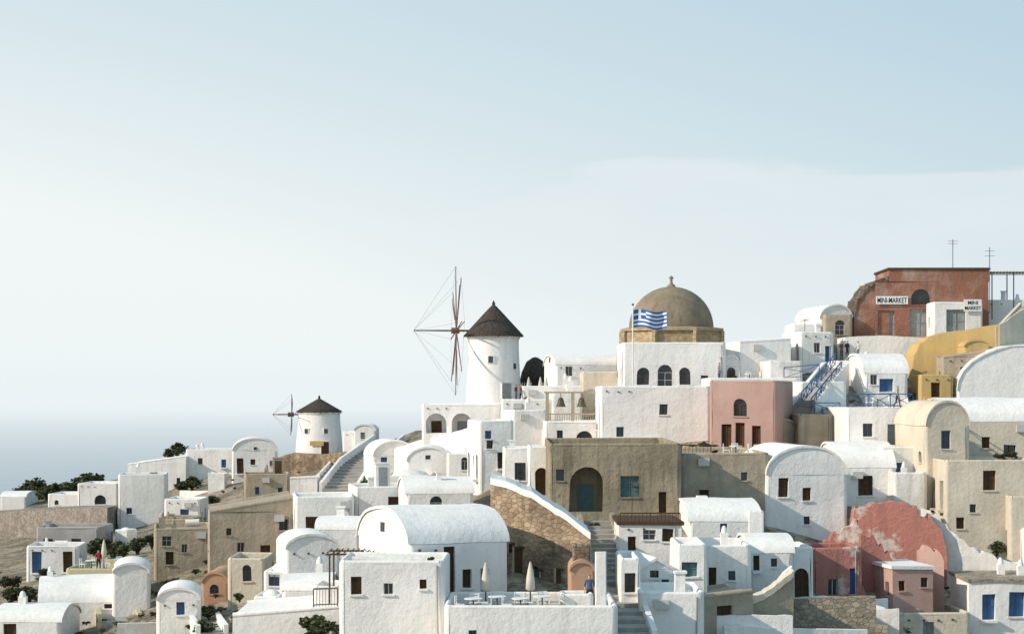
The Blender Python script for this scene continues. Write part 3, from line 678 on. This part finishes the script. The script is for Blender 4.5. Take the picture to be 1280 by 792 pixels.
# ---------------------------------------------------------------- filler houses
def ov(r,q): 
    w_=min(r[1],q[1])-max(r[0],q[0]); h_=min(r[3],q[3])-max(r[2],q[2]); return max(0,w_)*max(0,h_)
cnt=0; rf=[]
def filler(N,wr,hr_,l1,l2,small=False):
    global cnt
    for it in range(N):
        px=random.uniform(-60,1340); py=random.uniform(skyl(px)+8,815); d=D(px,py); s=d/F
        if px<230 and random.random()<.55: continue
        Wm=random.uniform(*wr); Hm=random.uniform(*hr_); w_=Wm/s; h_=Hm/s; r=(px,px+w_,py-h_,py)
        if py-h_<skyl(px)-(20 if px>340 else 6): continue
        A=w_*h_; a=sum(ov(r,q) for q in RECT)/A; b_=sum(ov(r,q) for q in rf)/A
        if a>l1 or b_>(l2 if px>300 else .1): continue
        rf.append(r); cnt+=1
        mat=random.choices(['white','white2','cream','tan','terracotta','pink'],[10,5,1.4,1.2,.2,.1])[0]
        if px<340: mat=random.choices(['white','white2','cream','tan'],[7,4,1.2,3])[0]
        nm={'cream':'cream_house','tan':'tan_house','terracotta':'terracotta_house','pink':'pink_house'}.get(mat,'white_house')
        if small: nm=nm.replace('house','outbuilding')
        B(nm,r[0],r[1],r[2],r[3],random.uniform(2,3.5) if small else random.uniform(4,7),yaw=random.choice([0,8,14,20,24,-10,28]),mat=mat,roof=random.choice(['flat','flat','vy','vy','vx','vx','slope','dome'] if not small else ['flat','vy','vy','vx','slope','dome']),hr=random.uniform(-10,10),reg=False)
filler(1600,(3.2,7.5),(2.4,4.4),.12,.3)
filler(2500,(1.4,3.0),(1.2,2.6),.12,.3,True)
print('filler',cnt)
for it in range(150):
    px=random.uniform(-20,1280); py=random.uniform(max(skyl(px)+20,540),805); w_=random.uniform(3,8)/(D(px,py)/F); dy=random.uniform(-8,8)
    if sum(ov((px,px+w_,py-9,py),q) for q in RECT)/(w_*9)>.25: continue
    h_=.9/(D(px,py)/F)
    PW('garden_wall',[(px,py-h_),(px+w_/2,py-h_+dy*.6),(px+w_,py-h_+dy)],py+4,D(px,py),D(px,py)+random.uniform(-2,3),.35,random.choice(['white','white2','white','stone_tan','tan']),base=2)
for it in range(70):
    px=random.uniform(-20,330); py=random.uniform(skyl(px)+12,800); Dm=D(px,py); w_=random.uniform(6,14)/(Dm/F); h_=random.uniform(1.,2.)/(Dm/F)
    if sum(ov((px,px+w_,py-h_,py),q) for q in RECT+rf)/(w_*h_)>.5: continue
    PW('terrace_wall',[(px,py-h_+random.uniform(-2,2)),(px+w_*.3,py-h_+random.uniform(-1,1)),(px+w_*.7,py-h_),(px+w_,py-h_+random.uniform(-2,2))],py+2,Dm,Dm+random.uniform(-3,2),2.5,random.choice(['stone_tan','taupe','tan','rock','white2']),base=2,rag=.15)
for it in range(70):
    px=random.uniform(0,1270); py=random.uniform(max(skyl(px)+40,580),800); w_=24;h_=34
    if sum(ov((px,px+w_,py-h_,py),q) for q in RECT)/(w_*h_)>.2: continue
    sx=random.choice([-14,14,8,-8]); ST('stone_staircase',(px,py),(px+sx,py-22),1.4,'steps',random.choice(['white','white','tan']))
for i in range(190):
    px=random.uniform(0,1280) if i%3==0 else random.uniform(0,430); py=random.uniform(skyl(px)+12,800); bush('shrub',px,py,random.uniform(5,13)*300/D(px,py)*.6,zs=.7,me=random.choice(LM+[LD,LD]))
# ---------------------------------------------------------------- things standing on roofs and terraces
def on(o,u,v): return o.matrix_world@Vector((u*o['W'],v,o['z']))
def pot(loc,sz=.2,fl=False):
    e=bpy.data.objects.new('potted_plant',None); bpy.context.collection.objects.link(e); e.location=loc
    mb=MB(); mb.rev([(sz*.6,0),(sz*.85,sz*1.2),(sz,sz*1.2),(sz,sz*1.4),(sz*.8,sz*1.35),(.01,sz*1.3)],'terracotta',n=12); mb.build('pot',None,e)
    o=bpy.data.objects.new('foliage',LP if fl else random.choice(LM)); bpy.context.collection.objects.link(o); o.parent=e; o.location=(0,0,sz*1.3); o.scale=(sz*1.5,)*3
for q in [(on(CH,.55,.6),.3),(on(CH,.66,.6),.35),(on(PT,.07,.5),),(on(PT,.66,.6),),(on(PT,.73,.5),.2,True),(on(ST2,.4,.6),),(on(FH,.85,.5),.18),(on(bh,.1,.8),.22),(on(WT2,.3,.6),),(on(MT,.5,.6),)]: pot(*q)
def chair(loc,r=0):
    mb=MB()
    for x in(-.22,.22):
        for y in(-.22,.22): mb.beam((x,y,0),(x,y,.45 if y<0 else .9),.03,'signwhite')
    mb.box((-.25,-.25,.43),(.25,.25,.48),'signwhite')
    for z in(.6,.72,.84): mb.box((-.22,.2,z),(.22,.23,z+.07),'signwhite')
    mb.build('patio_chair',Matrix.Translation(loc)@Matrix.Rotation(r,4,'Z'))
def table(loc):
    mb=MB(); mb.beam((0,0,0),(0,0,.72),.04,'metal',8); mb.beam((0,0,.72),(0,0,.76),.45,'signwhite',16); mb.beam((0,0,0),(0,0,.04),.25,'metal',12); mb.build('patio_table',Matrix.Translation(loc))
def setat(o,u,v):
    table(on(o,u,v)); chair(on(o,u,v)+Vector((-.65,0,0)),1.4); chair(on(o,u,v)+Vector((.65,.1,0)),-1.6); chair(on(o,u,v)+Vector((.05,.7,0)),.1)
for u,v in ((.16,2.2),(.3,3.2),(.44,2.3),(.57,3.3)): setat(PT,u,v)
setat(WT2,.5,3); setat(ST2,.7,4); setat(bh,.5,2.5); setat(YT,.3,3); setat(YT,.7,4)
def parasol(loc,h=2.4):
    mb=MB(); mb.beam((0,0,0),(0,0,h),.04,'wood',6); mb.rev([(.10,h*.38),(.24,h*.42),(.2,h*.65),(.12,h*.85),(.03,h)],'canvas',n=10); mb.beam((0,0,0),(0,0,.1),.3,'grey',10)
    mb.build('closed_parasol',Matrix.Translation(loc))
for q in [on(MT,.55,3),on(MT,.9,4),on(MT,.78,2.4),on(YT,.5,3.5),on(PT,.23,4),on(PT,.5,4.2)]: parasol(q)
mb=MB()
for x in(0,2,4):
    for y in(0,2.4): mb.beam((x,y,-2),(x,y,2.3),.06,'wood')
for y in(0,2.4): mb.beam((-.2,y,2.3),(4.2,y,2.3),.06,'wood')
for i in range(15): mb.beam((i*.3-.1,-.3,2.4),(i*.3-.1,2.7,2.4),.035,'wood')
pm=mb.build('wooden_pergola',Matrix.Translation(P(412,746,103)))
o2=bpy.data.objects.new('wooden_pergola',pm.data); bpy.context.collection.objects.link(o2); o2.location=P(1240,372,177)
RAIL('iron_railing',[P(392,758,96),P(422,757,96)],.9,'metal',False)
RAIL('iron_railing',[on(ST2,.02,.3),on(ST2,.35,.3)],.9,'wood',False)
RAIL('terrace_railing',[on(BT,.02,.15),on(BT,.98,.15)],.9,'wood',False)
def antenna(px,yb,yt,d):
    s=d/F;h=(yb-yt)*s; mb=MB(); mb.beam((0,0,-.5),(0,0,h),.035,'metal',6)
    for z in(.86,.94): 
        mb.beam((-.4,0,h*z),(.4,0,h*z),.02,'metal')
        for i in range(5): mb.beam((-.4+i*.2,-.3,h*z),(-.4+i*.2,.3,h*z),.012,'metal',3)
    mb.build('tv_antenna',Matrix.Translation(P(px,yb,d)))
for q in [(1191,338,299,179),(1237,385,309,176),(1006,418,398,172),(790,650,600,125)]: antenna(*q)
def sign(px,py,w,h,d,lines):
    s=d/F; e=bpy.data.objects.new('shop_sign',None); bpy.context.collection.objects.link(e); e.location=P(px,py,d)
    mb=MB(); mb.box((-w*s/2,0,0),(w*s/2,.08,h*s),'signwhite'); mb.build('board',None,e)
    for i,t_ in enumerate(lines):
        c=bpy.data.curves.new('lettering','FONT'); c.body=t_; c.size=h*s*(.95 if len(lines)==1 else .42); c.align_x='CENTER'; c.extrude=.005; c.offset=.004; c.materials.append(MAT['black'])
        o=bpy.data.objects.new('lettering',c); bpy.context.collection.objects.link(o); o.parent=e; o.rotation_euler=(pi/2,0,0); o.location=(0,-.012,h*s*((.16) if len(lines)==1 else (.58-.44*i)))
        bpy.context.view_layer.update(); wd=o.dimensions.x; k_=min(1,w*s*.92/max(wd,.01)); o.scale=(k_,1,1)
sign(1115,380,40,10,D(1165,421)-.2,['MINI-MARKET']); sign(1216,389,22,15,D(1165,421)-3.25,['MINI','MARKET'])
# ---------------------------------------------------------------- people
def human_mesh(walk):
    f=.22 if walk else 0
    V=[((0,0,.95),.14),((0,0,1.15),.125),((0,0,1.36),.14),((0,-.01,1.5),.055),((0,-.015,1.6),.085),((0,-.015,1.7),.07),
       ((.18,0,1.42),.06),((.24,.03+f*.3,1.14),.045),((.25,-.08+f*.2,.88),.032),((-.18,0,1.42),.06),((-.24,.03-f*.3,1.14),.045),((-.25,-.08-f*.4,.9),.032),
       ((.1,0,.88),.095),((.11,-f*.6,.5),.06),((.11,-f*.9+.03,.09),.04),((.11,-f*.9-.14,.04),.035),
       ((-.1,0,.88),.095),((-.11,f*.2,.5),.06),((-.11,f*1.3,.12),.04),((-.11,f*1.3-.12,.04),.035)]
    E=[(0,1),(1,2),(2,3),(3,4),(4,5),(2,6),(6,7),(7,8),(2,9),(9,10),(10,11),(0,12),(12,13),(13,14),(14,15),(0,16),(16,17),(17,18),(18,19)]
    me=bpy.data.meshes.new('h'); me.from_pydata([v for v,_ in V],E,[]); o=bpy.data.objects.new('h',me); bpy.context.collection.objects.link(o)
    o.modifiers.new('s','SKIN')
    for i,(v,r) in enumerate(V): me.skin_vertices[0].data[i].radius=(r,r*(.75 if i in(0,1,2) else 1)); 
    me.skin_vertices[0].data[0].use_root=True
    o.modifiers.new('u','SUBSURF').levels=2
    dg=bpy.context.evaluated_depsgraph_get(); r=bpy.data.meshes.new_from_object(o.evaluated_get(dg)); bpy.data.objects.remove(o)
    return r,[V[8][0],V[11][0]]
HM=[human_mesh(False),human_mesh(True)]
def person(loc,i,top,bot,rot):
    me0,hands=HM[i]; vs=[tuple(v.co) for v in me0.vertices]; mb=MB(); mb.v+=vs
    for p in me0.polygons:
        c=p.center; m_='skin'
        if c.z<.09: m_='cl_dark'
        elif c.z<.98 and abs(c.x)<.21: m_=bot
        elif c.z<1.47 and not(c.z<1.1 and abs(c.x)>.19): m_=top
        elif c.z>1.66 or (c.z>1.55 and c.y>.02): m_='hair'
        mb.f.append(tuple(p.vertices)); mb.m.append(mb.mi(m_)); mb.s.append(True)
    for h in hands:
        h=Vector(h); sx=1 if h.x>0 else -1
        mb.beam(h,h+Vector((0,-.02,-.09)),.03,'skin',6,.035)
        for k in range(4): mb.beam(h+Vector((0,-.045+k*.02,-.08)),h+Vector((-sx*.015,-.05+k*.02,-.155-.01*(k in(1,2)))),.009,'skin',5,.007)
        mb.beam(h+Vector((0,-.04,-.03)),h+Vector((-sx*.01,-.08,-.085)),.011,'skin',5,.008)
    mb.beam((0,-.1,1.63),(0,-.125,1.61),.012,'skin',4)
    for x in(-.03,.03): mb.beam((x,-.09,1.645),(x,-.104,1.645),.01,'hair',6)
    mb.beam((-.022,-.1,1.575),(.022,-.1,1.575),.006,'cl_red',4)
    mb.build('person',Matrix.Translation(loc)@Matrix.Rotation(rot,4,'Z'))
for q in [(on(PTER,.35,.5),0,'cl_dark','cl_dark',.5),(on(PTER,.66,.6),1,'cl_light','cl_blue',-1.2),(on(PTER,.22,.9),0,'cl_dark','cl_dark',2.),(on(WT2,.15,2),0,'cl_light','cl_blue',1),(on(MT,.3,2),0,'cl_dark','cl_blue',2),(on(MT,.4,2.6),1,'cl_red','cl_dark',1),
 (on(YT,.5,1.5),1,'cl_red','cl_dark',.3),(on(PT,.86,4.5),0,'cl_blue','cl_dark',0),(on(bh,.75,2),1,'cl_light','cl_dark',1)]: person(*q)
print('objects',len(bpy.data.objects))
